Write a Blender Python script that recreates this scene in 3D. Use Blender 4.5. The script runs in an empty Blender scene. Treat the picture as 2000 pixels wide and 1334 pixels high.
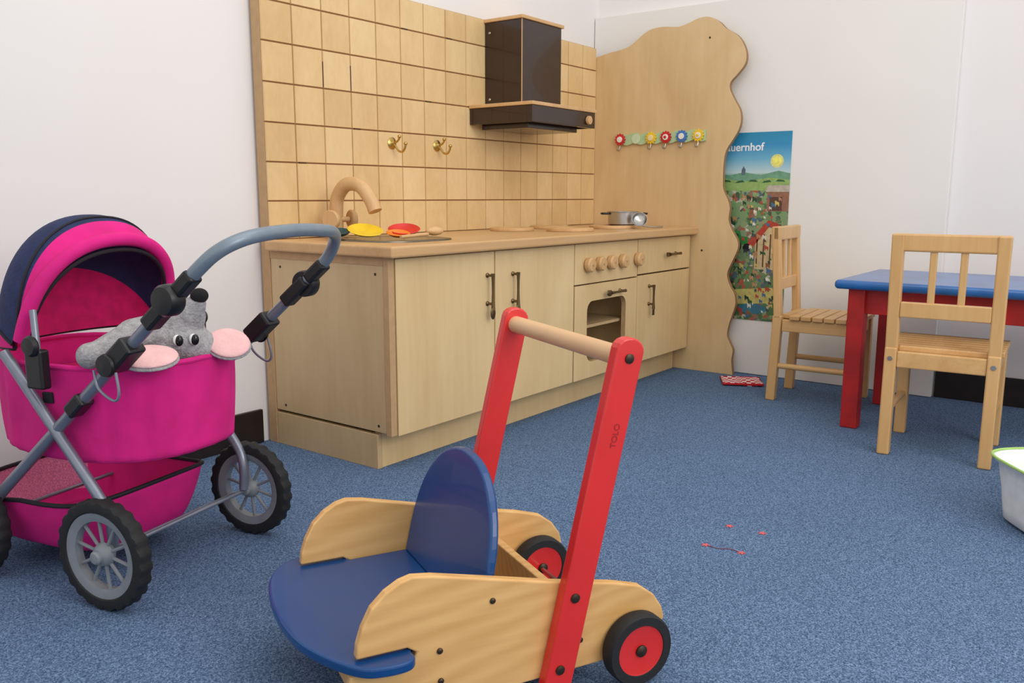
import bpy, bmesh, math, random
from mathutils import Vector, Matrix
random.seed(7)
scene=bpy.context.scene
def lin(c):
    return tuple(((v/255)/12.92 if v/255<=0.04045 else ((v/255+0.055)/1.055)**2.4) for v in c)+(1.0,)
MATS={}
def newmat(name):
    m=bpy.data.materials.new(name); m.use_nodes=True; nt=m.node_tree
    return m,nt,nt.nodes['Principled BSDF']
def plain(name,rgb,rough=0.5,metal=0.0,var=0.06,nscale=40,bump=0.0,bscale=200,coat=0):
    if name in MATS: return MATS[name]
    m,nt,b=newmat(name); c=lin(rgb)
    tc=nt.nodes.new('ShaderNodeTexCoord'); n=nt.nodes.new('ShaderNodeTexNoise'); n.inputs['Scale'].default_value=nscale
    nt.links.new(tc.outputs['Object'],n.inputs['Vector'])
    r=nt.nodes.new('ShaderNodeValToRGB')
    r.color_ramp.elements[0].position=0.3; r.color_ramp.elements[1].position=0.7
    r.color_ramp.elements[0].color=tuple(v*(1-var) for v in c[:3])+(1,); r.color_ramp.elements[1].color=tuple(min(1,v*(1+var)) for v in c[:3])+(1,)
    nt.links.new(n.outputs['Fac'],r.inputs['Fac']); nt.links.new(r.outputs['Color'],b.inputs['Base Color'])
    b.inputs['Roughness'].default_value=rough; b.inputs['Metallic'].default_value=metal
    if coat: b.inputs['Coat Weight'].default_value=coat
    if bump>0:
        n2=nt.nodes.new('ShaderNodeTexNoise'); n2.inputs['Scale'].default_value=bscale; n2.inputs['Detail'].default_value=4
        nt.links.new(tc.outputs['Object'],n2.inputs['Vector'])
        bp=nt.nodes.new('ShaderNodeBump'); bp.inputs['Strength'].default_value=bump; bp.inputs['Distance'].default_value=0.003
        nt.links.new(n2.outputs['Fac'],bp.inputs['Height']); nt.links.new(bp.outputs['Normal'],b.inputs['Normal'])
    MATS[name]=m; return m
def wood(name,c1,c2,scale=(8,8,1.2),rough=0.45,mott=1.0,ring=False,coat=0.0,fine=0.22):
    if name in MATS: return MATS[name]
    m,nt,b=newmat(name)
    tc=nt.nodes.new('ShaderNodeTexCoord'); mp=nt.nodes.new('ShaderNodeMapping'); mp.inputs['Scale'].default_value=scale
    nt.links.new(tc.outputs['Object'],mp.inputs['Vector'])
    n=nt.nodes.new('ShaderNodeTexNoise'); n.inputs['Scale'].default_value=1.0*mott; n.inputs['Detail'].default_value=8; n.inputs['Roughness'].default_value=0.62; n.inputs['Distortion'].default_value=0.6
    nt.links.new(mp.outputs[0],n.inputs['Vector'])
    src=n.outputs['Fac']
    mp2=nt.nodes.new('ShaderNodeMapping'); mp2.inputs['Scale'].default_value=tuple(s*14 if s>2 else s*3 for s in scale)
    nt.links.new(tc.outputs['Object'],mp2.inputs['Vector'])
    n2=nt.nodes.new('ShaderNodeTexNoise'); n2.inputs['Scale'].default_value=1.0; n2.inputs['Detail'].default_value=3
    nt.links.new(mp2.outputs[0],n2.inputs['Vector'])
    mx=nt.nodes.new('ShaderNodeMath'); mx.operation='MULTIPLY_ADD'; mx.inputs[1].default_value=fine
    nt.links.new(n2.outputs['Fac'],mx.inputs[0])
    m2=nt.nodes.new('ShaderNodeMath'); m2.operation='MULTIPLY'; m2.inputs[1].default_value=1-fine
    if ring:
        w=nt.nodes.new('ShaderNodeTexWave'); w.inputs['Scale'].default_value=2.6; w.inputs['Distortion'].default_value=9; w.inputs['Detail'].default_value=3; w.inputs['Detail Scale'].default_value=0.6
        w.bands_direction='DIAGONAL'
        nt.links.new(mp.outputs[0],w.inputs['Vector'])
        mm=nt.nodes.new('ShaderNodeMath'); mm.operation='MULTIPLY_ADD'; mm.inputs[1].default_value=.24; nt.links.new(w.outputs['Fac'],mm.inputs[0])
        m3=nt.nodes.new('ShaderNodeMath'); m3.operation='MULTIPLY'; m3.inputs[1].default_value=.76; nt.links.new(src,m3.inputs[0]); nt.links.new(m3.outputs[0],mm.inputs[2])
        nt.links.new(mm.outputs[0],m2.inputs[0])
    else: nt.links.new(src,m2.inputs[0])
    nt.links.new(m2.outputs[0],mx.inputs[2])
    r=nt.nodes.new('ShaderNodeValToRGB'); r.color_ramp.elements[0].position=0.28; r.color_ramp.elements[1].position=0.68
    r.color_ramp.elements[0].color=lin(c2); r.color_ramp.elements[1].color=lin(c1)
    nt.links.new(mx.outputs[0],r.inputs['Fac']); nt.links.new(r.outputs['Color'],b.inputs['Base Color'])
    b.inputs['Roughness'].default_value=rough
    if coat: b.inputs['Coat Weight'].default_value=coat
    MATS[name]=m; return m

birch=wood('birch_ply',(233,205,154),(212,179,127),(4,4,1.3))
birchtile=wood('birch_tile',(236,204,150),(215,178,122),(6,6,2.5))
birchtile2=wood('birch_tile_b',(231,198,143),(209,172,116),(6,6,2.5))
birchtile3=wood('birch_tile_c',(240,210,158),(222,187,132),(6,6,2.5))
birchshade=wood('birch_side_shaded',(212,185,141),(190,160,114),(4,4,1.5))  # darker copy of the birch: the side's weaker light is put into the colour
beech=wood('beech_counter',(216,176,126),(194,150,100),(1.2,9,9),rough=0.32)
plyedge=plain('ply_edge',(192,156,112),0.6)
groove=plain('tile_groove',(138,96,60),0.7)
gapm=plain('dark_gap',(90,62,40),0.8)
toywood=wood('toy_beech',(222,182,130),(200,154,102),(10,10,3))
ash=wood('ash_panel',(236,189,122),(210,157,90),(1.4,11,7),rough=0.4,ring=True,coat=0.2,fine=.3)
pine=wood('pine_lacquer',(222,180,122),(200,152,92),(9,9,1.5),rough=0.4,coat=0.2)
pineh=wood('pine_lacquer_seat',(224,182,124),(196,146,88),(2,12,12),rough=0.4)
dowel=wood('dowel_wood',(228,188,144),(208,164,118),(10,2,10),rough=0.4)
darkbr=plain('dark_brown_laminate',(46,28,23),0.22,var=0.15,coat=0.3)
brass=plain('brass',(200,170,100),0.25,metal=1)
steel=plain('steel',(190,188,184),0.28,metal=1)
bronze=plain('antique_bronze',(118,98,70),0.35,metal=0.9)
redp=plain('red_paint',(220,42,38),0.35,var=0.08,nscale=8,coat=0.3)
redtable=plain('red_table_paint',(176,26,26),0.5,var=0.2,nscale=15)
bluep=plain('blue_paint',(4,66,126),0.32,var=0.1,nscale=6,coat=0.2)
bluetop=plain('blue_table_paint',(30,98,168),0.3,var=0.2,nscale=10,coat=0.3)
rubber=plain('black_rubber',(28,29,31),0.7,bump=0.2)
blackpl=plain('black_plastic',(22,22,24),0.4)
greypl=plain('grey_plastic',(132,138,144),0.45)
alu=plain('silver_tube',(134,140,154),0.35,metal=0.55)
handlegr=plain('blue_grey_tube',(124,138,150),0.35,metal=0.25)
mag=plain('magenta_cloth',(220,22,130),0.85,var=0.12,nscale=14,bump=0.5,bscale=30)
magdk=plain('magenta_inner',(212,18,108),0.85,var=0.15,bump=0.4,bscale=30)
navy=plain('navy_cloth',(30,42,84),0.8,var=0.2,bump=0.5,bscale=120)
piping=plain('black_piping',(24,20,30),0.7)
meshpk=plain('pink_mesh_cloth',(224,130,170),0.8,var=0.3,nscale=350)
fur=plain('grey_fur',(170,168,170),0.95,var=0.2,nscale=120,bump=1.0,bscale=260)
pink=plain('pink_plush',(242,192,192),0.9,bump=0.4)
white=plain('white_plastic',(236,238,236),0.35)
green=plain('green_plastic',(165,205,110),0.45)
eyew=plain('eye_white',(240,240,240),0.3)
eyeb=plain('eye_black',(12,12,14),0.15)
boardm=plain('white_board',(238,235,230),0.55,var=0.015,nscale=3)
mint=wood('mint_stain',(190,216,172),(170,200,150),(9,2,9))
yel=plain('yellow_paint',(240,200,50),0.4); red2=plain('flower_red',(206,40,44),0.4); blu2=plain('flower_blue',(70,120,190),0.4); wht2=plain('flower_white',(240,236,225),0.4)
screwm=plain('screw',(70,58,48),0.4,metal=0.7)

CUR=dict(e=None,off=Vector((0,0,0)),flip=False)
def group(name,loc,rot=0,world=True,flip=False):
    e=bpy.data.objects.new(name,None); e.empty_display_size=0.05; e.location=loc; e.rotation_euler=(0,0,rot)
    scene.collection.objects.link(e); CUR['e']=e; CUR['off']=Vector(loc) if world else Vector((0,0,0)); CUR['flip']=flip
    return e
def solo():
    CUR['e']=None; CUR['off']=Vector((0,0,0)); CUR['flip']=False
def mk(name,verts,faces,mat,smooth=False,bevel=0,fmi=None,seg=2,solid=0,autos=False):
    me=bpy.data.meshes.new(name); fl=CUR['flip']; of=CUR['off']
    vv=[]
    for v in verts:
        v=Vector(v)-of
        if fl: v=Vector((v.x,-v.y,v.z))
        vv.append(v)
    me.from_pydata(vv,[],faces)
    mats=mat if isinstance(mat,list) else [mat]
    for m in mats: me.materials.append(m)
    if fmi:
        for i,p in enumerate(me.polygons): p.material_index=fmi[i]
    bm=bmesh.new(); bm.from_mesh(me); bmesh.ops.recalc_face_normals(bm,faces=bm.faces); bm.to_mesh(me); bm.free()
    if smooth:
        for p in me.polygons: p.use_smooth=True
    o=bpy.data.objects.new(name,me); scene.collection.objects.link(o)
    if CUR['e']: o.parent=CUR['e']
    if autos:
        try: me.set_sharp_from_angle(angle=math.radians(35))
        except Exception: pass
    if solid:
        s=o.modifiers.new('s','SOLIDIFY'); s.thickness=solid; s.offset=0
    if bevel:
        b=o.modifiers.new('b','BEVEL'); b.width=bevel; b.segments=seg; b.limit_method='ANGLE'; b.angle_limit=math.radians(40)
    return o
BF=[(0,1,2,3),(4,5,6,7),(0,1,5,4),(1,2,6,5),(2,3,7,6),(3,0,4,7)]
def bxv(x0,x1,y0,y1,z0,z1):
    return [(x0,y0,z0),(x1,y0,z0),(x1,y1,z0),(x0,y1,z0),(x0,y0,z1),(x1,y0,z1),(x1,y1,z1),(x0,y1,z1)]
def box(name,x0,x1,y0,y1,z0,z1,mat,bevel=0.002,seg=2):
    return mk(name,bxv(x0,x1,y0,y1,z0,z1),BF,mat,bevel=bevel,seg=seg)
def beam(name,p0,p1,w,t,mat,up=(0,0,1),bevel=0.002):
    p0=Vector(p0);p1=Vector(p1);d=(p1-p0).normalized();a=d.cross(Vector(up)).normalized();b=a.cross(d)
    vs=[]
    for p in (p0,p1):
        for (i,j) in ((-1,-1),(1,-1),(1,1),(-1,1)): vs.append(p+a*(i*w/2)+b*(j*t/2))
    return mk(name,vs,BF,mat,bevel=bevel)
def prism(name,pts,d0,d1,axes,mat,bevel=0.0,smooth=False,seg=2,edge=None):
    n=len(pts); vs=[axes(a,b,d0) for a,b in pts]+[axes(a,b,d1) for a,b in pts]
    fs=[tuple(range(n)),tuple(range(n,2*n))]+[(i,(i+1)%n,n+(i+1)%n,n+i) for i in range(n)]
    if edge: return mk(name,vs,fs,[mat,edge],bevel=bevel,fmi=[0,0]+[1]*n,seg=seg)
    return mk(name,vs,fs,mat,bevel=bevel,seg=seg)
def spline(pts,k=6,closed=False):
    P=[Vector(p) if len(p)==3 else Vector((p[0],p[1],0)) for p in pts]; n=len(P); out=[]
    rng=range(n) if closed else range(n-1)
    for i in rng:
        p0=P[(i-1)%n] if closed or i>0 else P[i]; p1=P[i]; p2=P[(i+1)%n]; p3=P[(i+2)%n] if closed or i+2<n else P[(i+1)%n]
        for j in range(k):
            t=j/k; out.append(0.5*((2*p1)+(-p0+p2)*t+(2*p0-5*p1+4*p2-p3)*t*t+(-p0+3*p1-3*p2+p3)*t**3))
    if not closed: out.append(P[-1])
    return out
def sp2(pts,k=5,closed=True): return [(p.x,p.y) for p in spline(pts,k,closed)]
def tube(name,pts,r,mat,seg=12,closed=False,flat=1.0):
    P=[Vector(p) for p in pts]; n=len(P); R=r if isinstance(r,(list,tuple)) else [r]*n
    vs=[];fs=[]
    t0=(P[1]-P[0]).normalized(); a=t0.orthogonal().normalized()
    if abs(t0.z)<0.95: a=t0.cross(Vector((0,0,1))).normalized()
    for i in range(n):
        if closed: t=(P[(i+1)%n]-P[i-1]).normalized()
        else: t=(P[min(i+1,n-1)]-P[max(i-1,0)]).normalized()
        a=(a-t*a.dot(t)).normalized(); b=t.cross(a)
        for k in range(seg):
            th=2*math.pi*k/seg; vs.append(P[i]+a*(math.cos(th)*R[i])+b*(math.sin(th)*R[i]*flat))
    for i in range(n if closed else n-1):
        for k in range(seg):
            k2=(k+1)%seg; i2=(i+1)%n; fs.append((i*seg+k,i*seg+k2,i2*seg+k2,i2*seg+k))
    if not closed:
        fs.append(tuple(range(seg))); fs.append(tuple((n-1)*seg+k for k in range(seg)))
    return mk(name,vs,fs,mat,smooth=True,autos=True)
def rod(name,p0,p1,r,mat,seg=20): return tube(name,[p0,p1],r,mat,seg)
def lathe(name,prof,c,axis,mat,seg=32,smooth=True,fmi=None,mod=None):
    ax=Vector(axis).normalized(); a=ax.orthogonal().normalized(); b=ax.cross(a); c=Vector(c); vs=[];fs=[];mi=[]
    m=len(prof)
    for k in range(seg):
        th=2*math.pi*k/seg
        for j,(r,h) in enumerate(prof):
            rr=r+(mod(k,j) if mod else 0)
            vs.append(c+ax*h+(a*math.cos(th)+b*math.sin(th))*max(rr,0.00005))
    for k in range(seg):
        k2=(k+1)%seg
        for j in range(m-1):
            fs.append((k*m+j,k2*m+j,k2*m+j+1,k*m+j+1)); mi.append(fmi[j] if fmi else 0)
    return mk(name,vs,fs,mat,smooth=smooth,fmi=mi,autos=True)
def ell(name,c,rad,mat,rot=None,seg=24,rings=14):
    vs=[];fs=[];c=Vector(c); M=rot or Matrix.Identity(3)
    for i in range(rings+1):
        ph=math.pi*i/rings
        for k in range(seg):
            th=2*math.pi*k/seg
            vs.append(c+M@Vector((rad[0]*math.sin(ph)*math.cos(th),rad[1]*math.sin(ph)*math.sin(th),rad[2]*math.cos(ph))))
    for i in range(rings):
        for k in range(seg):
            k2=(k+1)%seg; fs.append((i*seg+k,i*seg+k2,(i+1)*seg+k2,(i+1)*seg+k))
    o=mk(name,vs,fs,mat,smooth=True)
    bm=bmesh.new(); bm.from_mesh(o.data); bmesh.ops.remove_doubles(bm,verts=bm.verts,dist=1e-6); bmesh.ops.recalc_face_normals(bm,faces=bm.faces); bm.to_mesh(o.data); bm.free()
    return o
def gridf(name,f,nu,nv,mat,closeu=False,fmi=None,solid=0):
    vs=[f(i/(nu if closeu else nu-1),j/(nv-1)) for i in range(nu) for j in range(nv)]; fs=[];mi=[]
    for i in range(nu if closeu else nu-1):
        for j in range(nv-1):
            i2=(i+1)%nu; fs.append((i*nv+j,i2*nv+j,i2*nv+j+1,i*nv+j+1)); mi.append(fmi(i/nu,(j+.5)/(nv-1)) if fmi else 0)
    return mk(name,vs,fs,mat,smooth=True,fmi=mi,solid=solid)

# ---------------- ROOM
solo()
def carpet():
    m,nt,b=newmat('carpet_blue')
    tc=nt.nodes.new('ShaderNodeTexCoord')
    n=nt.nodes.new('ShaderNodeTexNoise'); n.inputs['Scale'].default_value=210; n.inputs['Detail'].default_value=4; n.inputs['Roughness'].default_value=0.75
    nt.links.new(tc.outputs['Object'],n.inputs['Vector'])
    vo=nt.nodes.new('ShaderNodeTexVoronoi'); vo.inputs['Scale'].default_value=480; nt.links.new(tc.outputs['Object'],vo.inputs['Vector'])
    sc_=nt.nodes.new('ShaderNodeSeparateColor'); nt.links.new(vo.outputs['Color'],sc_.inputs[0])
    ma=nt.nodes.new('ShaderNodeMath'); ma.operation='MULTIPLY'; ma.inputs[1].default_value=.38; nt.links.new(sc_.outputs[0],ma.inputs[0])
    mb=nt.nodes.new('ShaderNodeMath'); mb.operation='MULTIPLY_ADD'; mb.inputs[1].default_value=.62; nt.links.new(n.outputs['Fac'],mb.inputs[0]); nt.links.new(ma.outputs[0],mb.inputs[2])
    r=nt.nodes.new('ShaderNodeValToRGB'); cr=r.color_ramp
    cr.elements[0].position=0.26; cr.elements[0].color=lin((54,72,99)); cr.elements[1].position=0.74; cr.elements[1].color=lin((132,157,190))
    e=cr.elements.new(0.5); e.color=lin((88,113,147))
    nt.links.new(mb.outputs[0],r.inputs['Fac'])
    n3=nt.nodes.new('ShaderNodeTexNoise'); n3.inputs['Scale'].default_value=2.5; nt.links.new(tc.outputs['Object'],n3.inputs['Vector'])
    mx=nt.nodes.new('ShaderNodeMix'); mx.data_type='RGBA'; mx.blend_type='MULTIPLY'; mx.inputs['Factor'].default_value=0.3
    r3=nt.nodes.new('ShaderNodeValToRGB'); r3.color_ramp.elements[0].color=(.75,.75,.75,1); r3.color_ramp.elements[1].color=(1,1,1,1); r3.color_ramp.elements[0].position=.3; r3.color_ramp.elements[1].position=.7
    nt.links.new(n3.outputs['Fac'],r3.inputs['Fac'])
    nt.links.new(r.outputs['Color'],mx.inputs['A']); nt.links.new(r3.outputs['Color'],mx.inputs['B']); nt.links.new(mx.outputs['Result'],b.inputs['Base Color'])
    b.inputs['Roughness'].default_value=0.95; b.inputs['Specular IOR Level'].default_value=0.12
    bp=nt.nodes.new('ShaderNodeBump'); bp.inputs['Strength'].default_value=0.12; bp.inputs['Distance'].default_value=0.002
    nt.links.new(mb.outputs[0],bp.inputs['Height']); nt.links.new(bp.outputs['Normal'],b.inputs['Normal'])
    return m
wallm=plain('wall_paint_white',(238,234,232),0.8,var=0.01,nscale=2,bump=0.05,bscale=60)
basem=plain('dark_baseboard_paint',(34,24,20),0.4,var=0.3,nscale=20)
box('floor',-2.2,3.38,-2.2,2.075,-0.05,0,carpet(),0)
box('wall_back',-2.2,3.42,2.07,2.12,0,2.4,wallm,0)
box('wall_end',3.372,3.42,-2.2,2.07,0,2.4,wallm,0)
box('baseboard_back',-2.2,1.52,2.058,2.07,0,0.1,basem,0.002)
box('baseboard_end',3.36,3.372,-2.2,0.612,0,0.1,basem,0.002)
box('white_wall_board',3.338,3.37,0.617,2.066,0.002,1.475,boardm,0.001)

# ---------------- KITCHEN
X0,X1,Yf,Yp,Yb,Zp,Zb,Zc,s=1.5404,3.2758,1.5490,1.6089,2.0228,0.0984,0.5640,0.5940,0.1086
group('play_kitchen',(X0,Yf,0))
OX0,OX1=2.415,2.815
box('carcass_left',X0+.02,OX0,Yf+.022,Yb-.001,Zp,Zb,birchshade,0.001)
box('carcass_right',OX1,X1-.002,Yf+.022,Yb-.001,Zp,Zb,birchshade,0.001)
box('carcass_oven_top',OX0,OX1,Yf+.022,Yb-.001,.405,Zb,birchshade,0.001)
box('carcass_oven_bottom',OX0,OX1,Yf+.022,Yb-.001,Zp,.115,birchshade,0.001)
box('carcass_oven_back',OX0,OX1,Yb-.02,Yb-.001,.115,.405,birchshade,0)
box('oven_shelf',OX0,OX1,Yf+.03,Yb-.06,.262,.272,birchshade,0.001)
box('side_panel',X0+.002,X0+.02,Yf+.022,Yb-.001,Zp+.004,Zb-.002,birchshade,0.002)
box('side_edge_front',X0,X0+.021,Yf+.002,Yf+.021,Zp,Zb,plyedge,0.001)
box('side_frame_strip',X0+.0005,X0+.02,Yf+.022,Yb-.001,Zb-.022,Zb-.001,plyedge,0.001)
box('plinth_front',X0+.015,X1-.01,Yp,Yp+.02,0,Zp-.002,birch,0.001)
box('plinth_side',X0+.002,X0+.02,Yp-.002,Yb-.001,0,Zp-.004,birchshade,0.001)
box('front_backing_left',X0+.021,OX0-.001,Yf+.017,Yf+.023,Zp,Zb,gapm,0); box('front_backing_right',OX1+.001,X1-.002,Yf+.017,Yf+.023,Zp,Zb,gapm,0)
box('front_backing_top',OX0,OX1,Yf+.017,Yf+.0235,.41,Zb,gapm,0)
def door(n,x0,x1,z0,z1): box(n,x0+.0025,x1-.0025,Yf,Yf+.018,z0,z1,birch,0.0015)
door('door_left',X0+.022,1.973,Zp-.003,Zb-.004); door('door_mid',1.973,2.400,Zp-.003,Zb-.004)
door('control_panel',2.400,2.830,.424,Zb-.004); door('drawer_front',2.830,X1-.004,.430,Zb-.004); door('door_right',2.830,X1-.004,Zp-.003,.424)
ox0,ox1,oz0,oz1=2.4025,2.8275,Zp-.003,.420
wx0,wx1,wz0,wz1=2.482,2.748,.150,.362
def rrect(x0,x1,z0,z1,r,k=6,extra=None):
    pts=[]
    for cx,cz,a0 in ((x1-r,z1-r,0),(x0+r,z1-r,90),(x0+r,z0+r,180),(x1-r,z0+r,270)):
        for i in range(k+1):
            a=math.radians(a0+90*i/k); pts.append((cx+r*math.cos(a),cz+r*math.sin(a)))
    return pts
inn=rrect(wx0,wx1,wz0,wz1,.035); outp=rrect(ox0,ox1,oz0,oz1,.002)
n=len(inn); vs=[]
for y in (Yf,Yf+.018):
    vs+=[(a,y,b) for a,b in outp]+[(a,y,b) for a,b in inn]
fs=[];mi=[]
for i in range(n):
    j=(i+1)%n
    fs+=[(i,j,n+j,n+i),(2*n+i,2*n+j,3*n+j,3*n+i),(i,j,2*n+j,2*n+i),(n+i,n+j,3*n+j,3*n+i)]; mi+=[0,0,1,1]
mk('oven_door',vs,fs,[birch,plyedge],fmi=mi)
for i,x in enumerate((2.476,2.548,2.624,2.706,2.819)):
    lathe('knob_%d'%(i+1),[(0,0),(.017,0),(.017,-.004),(.024,-.006),(.025,-.02),(.021,-.025),(0,-.026)],(x,Yf,.489),(0,1,0),toywood,28)
    lathe('knob_dot_%d'%(i+1),[(0,0),(.004,0),(.004,-.002),(0,-.002)],(x,Yf-.026,.489),(0,1,0),plyedge,12)
def bar_handle(nm,a,b,spoon=None):
    a=Vector(a);b=Vector(b); o=Vector((0,-.022,0))
    d=(b-a).normalized()
    lathe(nm+'_post_1',[(0,0),(.007,0),(.007,.003),(.004,.006),(.004,.024),(0,.025)],a,(0,-1,0),bronze,12)
    lathe(nm+'_post_2',[(0,0),(.007,0),(.007,.003),(.004,.006),(.004,.024),(0,.025)],b-d*.012,(0,-1,0),bronze,12)
    tube(nm+'_bar',[a+o-d*.006,a+o+d*.02,(a+b)/2+o,b+o-d*.02,b+o+d*.006],[.006,.0042,.0038,.0045,.0065],bronze,10)
    if spoon is not None:
        c=b+o+d*.014
        rr=(.011,.004,.019) if abs(d.z)>.5 else (.019,.004,.011)
        if spoon: ell(nm+'_bowl',c,rr,bronze)
        else:
            e=Vector((1,0,0)) if abs(d.z)>.5 else Vector((0,0,1))
            for k in (-1,0,1): tube(nm+'_tine_%d'%(k+2),[b+o,b+o+d*.008+e*.006*k,b+o+d*.03+e*.006*k],.0022,bronze,8)
bar_handle('handle_left',(1.936,Yf,.492),(1.936,Yf,.398),True)
bar_handle('handle_mid',(2.058,Yf,.488),(2.058,Yf,.394),True)
bar_handle('handle_oven',(2.70,Yf,.383),(2.61,Yf,.383),True)
bar_handle('handle_drawer',(3.135,Yf,.494),(3.055,Yf,.494),False)
bar_handle('handle_right',(2.922,Yf,.380),(2.922,Yf,.300),False)
box('countertop',X0-.018,X1-.002,Yf-.03,Yb-.001,Zb,Zc,beech,0.006,3)
for i,(y,z) in enumerate(((1.60,.12),(1.98,.12),(1.60,.52),(1.98,.52))):
    lathe('screw_%d'%(i+1),[(0,0),(.004,0),(.0035,.001),(0,.001)],(X0+.002,y,z),(-1,0,0),screwm,12)
zt=Zc+6.9*s-.004
box('backsplash_board',X0,X1-.001,Yb,Yb+.036,0.0,zt,plyedge,0.001)
tv=[];tf=[];ti=[]
for k in range(16):
    for j in range(7):
        xa=X1-(k+1)*s; xb=X1-k*s; za=Zc+j*s; zb2=min(Zc+(j+1)*s,zt)
        if k==15: xa=X0
        g=.0014; b0=len(tv)
        f=.0012
        tv+=[(xa+g,Yb-.0002,za+g),(xb-g,Yb-.0002,za+g),(xb-g,Yb-.0002,zb2-g),(xa+g,Yb-.0002,zb2-g),(xa+g+f,Yb-.005,za+g+f),(xb-g-f,Yb-.005,za+g+f),(xb-g-f,Yb-.005,zb2-g-f),(xa+g+f,Yb-.005,zb2-g-f)]
        tf+=[tuple(b0+q for q in ff) for ff in [(4,5,6,7),(0,1,5,4),(1,2,6,5),(2,3,7,6),(3,0,4,7)]]
        ti+=[random.choice((0,0,0,1,2))]*5
mk('backsplash_tiles',tv,tf,[birchtile,birchtile2,birchtile3],fmi=ti)
box('backsplash_groove_base',X0+.001,X1-.002,Yb-.0008,Yb+.001,Zc,zt-.001,groove,0)
for i,(k,j) in enumerate(((12,4),(13,4),(12,3),(14,2),(10,6),(9,4),(8,6))):
    if i<2: box('groove_slot_%d'%(i+1),X1-(k+1)*s-.0015,X1-(k+1)*s+.0015,Yb-.0050,Yb-.0005,Zc+j*s+.004,Zc+(j+.7)*s,gapm,0)
    else: box('groove_slot_%d'%(i+1),X1-(k+1)*s+.01,X1-(k+1)*s+.035,Yb-.0050,Yb-.0005,Zc+j*s-.0018,Zc+j*s+.0018,gapm,0)
for i,(x,y,r) in enumerate(((2.50,1.885,.08),(2.60,1.70,.085),(2.76,1.90,.075),(2.93,1.72,.09))):
    lathe('hotplate_%d'%(i+1),[(0,.001),(r,.001),(r,.009),(r-.004,.012),(r*.6,.012),(r*.58,.010),(0,.010)],(x,y,Zc),(0,0,1),toywood,48)
sc=(1.775,1.765)
def sinkf(u,v):
    a=2*math.pi*u; prof=[(1.0,.0005),(.99,.004),(.92,.005),(.88,.003),(.72,.0015),(0.001,.0012)]
    t=v*(len(prof)-1); i=min(int(t),len(prof)-2); q=t-i; r=prof[i][0]*(1-q)+prof[i+1][0]*q; z=prof[i][1]*(1-q)+prof[i+1][1]*q
    c,sn=math.cos(a),math.sin(a); e=2/3.0
    return (sc[0]+.150*r*math.copysign(abs(c)**e,c),sc[1]+.150*r*math.copysign(abs(sn)**e,sn),Zc+z)
gridf('sink_basin',sinkf,64,16,plain('sink_steel',(130,122,110),.25,metal=1),closeu=True)
wav=[(1955,1315),(1906,1321),(1857,1333),(1810,1364),(1764,1388),(1706,1393),(1638,1386),(1594,1395),(1550,1409),(1507,1408),(1464,1386),(1435,1358),(1388,1328),(1362,1294),(1348,1255),(1352,1218),(1381,1182),(1407,1155),(1408,1127),(1387,1087),(1364,1047),(1358,1008),(1367,970),(1390,932),(1414,893),(1422,844),(1422,784),(1418,744),(1394,694),(1388,664),(1391,624),(1374,584),(1350,544),(1347,514),(1358,483),(1372,452),(1387,410),(1376,369),(1353,330),(1347,289),(1358,247),(1371,204),(1376,161),(1363,131),(1349,101),(1353,58),(1345,0)]
wp=[(2.055,0),(2.055,1.296),(2.018,1.302)]+[(p.x,p.y) for p in spline([(a/1000,b/1000) for a,b in wav],4)]
group('wavy_wooden_partition',(X1,1.7,0))
prism('panel',wp,X1,X1+.022,lambda a,b,d:(d,a,b),wood('birch_panel',(230,201,153),(204,169,119),(4,2.8,1.2)),bevel=0.0015,edge=plain('panel_edge',(158,120,82),.6))
for i,(y,z) in enumerate(((1.50,1.33),(1.50,.50))): lathe('screw_%d'%(i+1),[(0,0),(.004,0),(.004,.0012),(0,.0012)],(X1-.0002,y,z),(-1,0,0),screwm,12)

group('coat_hook_rail',(X1,1.7,.955))
tilt=lambda y:.955+(1.7-y)*.012
ro=[]
N=40
for i in range(N+1):
    y=1.905-(.405)*i/N; ro.append((y,tilt(y)+.021+.004*math.sin(i/N*math.pi*12)))
for i in range(N,-1,-1):
    y=1.905-(.405)*i/N; ro.append((y,tilt(y)-.021+.004*math.sin(i/N*math.pi*12)))
prism('rail',ro,X1-.012,X1-.0005,lambda a,b,d:(d,a,b),mint,0.001)
cols=[red2,None,yel,red2,blu2,yel]
for i,y in enumerate((1.884,1.810,1.738,1.670,1.599,1.527)):
    z=tilt(y)
    if cols[i]:
        fl=[]
        for k in range(72):
            a=2*math.pi*k/72; r=.023+.003*math.cos(12*a); fl.append((y+r*math.cos(a),z+r*math.sin(a)))
        prism('flower_%d'%(i+1),fl,X1-.020,X1-.0125,lambda a,b,d:(d,a,b),cols[i],0.001)
        lathe('flower_ring_%d'%(i+1),[(0,0),(.0125,0),(.0115,.004),(0,.005)],(X1-.0202,y,z),(-1,0,0),wht2 if i!=2 else plain('flower_cream',(240,225,170),.4),24)
        if i in (3,5): lathe('flower_dot_%d'%(i+1),[(0,0),(.006,0),(.005,.003),(0,.004)],(X1-.025,y,z),(-1,0,0),[red2,0,wht2,red2,wht2,yel][i],16)
    else:
        lathe('bare_disc',[(0,0),(.02,0),(.02,.002),(0,.002)],(X1-.0125,y,z),(-1,0,0),plain('pale_green',(205,222,185),.6),24)
    if cols[i]:
        tube('hook_%d'%(i+1),spline([(X1-.013,y,z-.012),(X1-.016,y,z-.032),(X1-.024,y,z-.046),(X1-.038,y,z-.044),(X1-.042,y,z-.034)],4),.003,steel,8)

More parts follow.
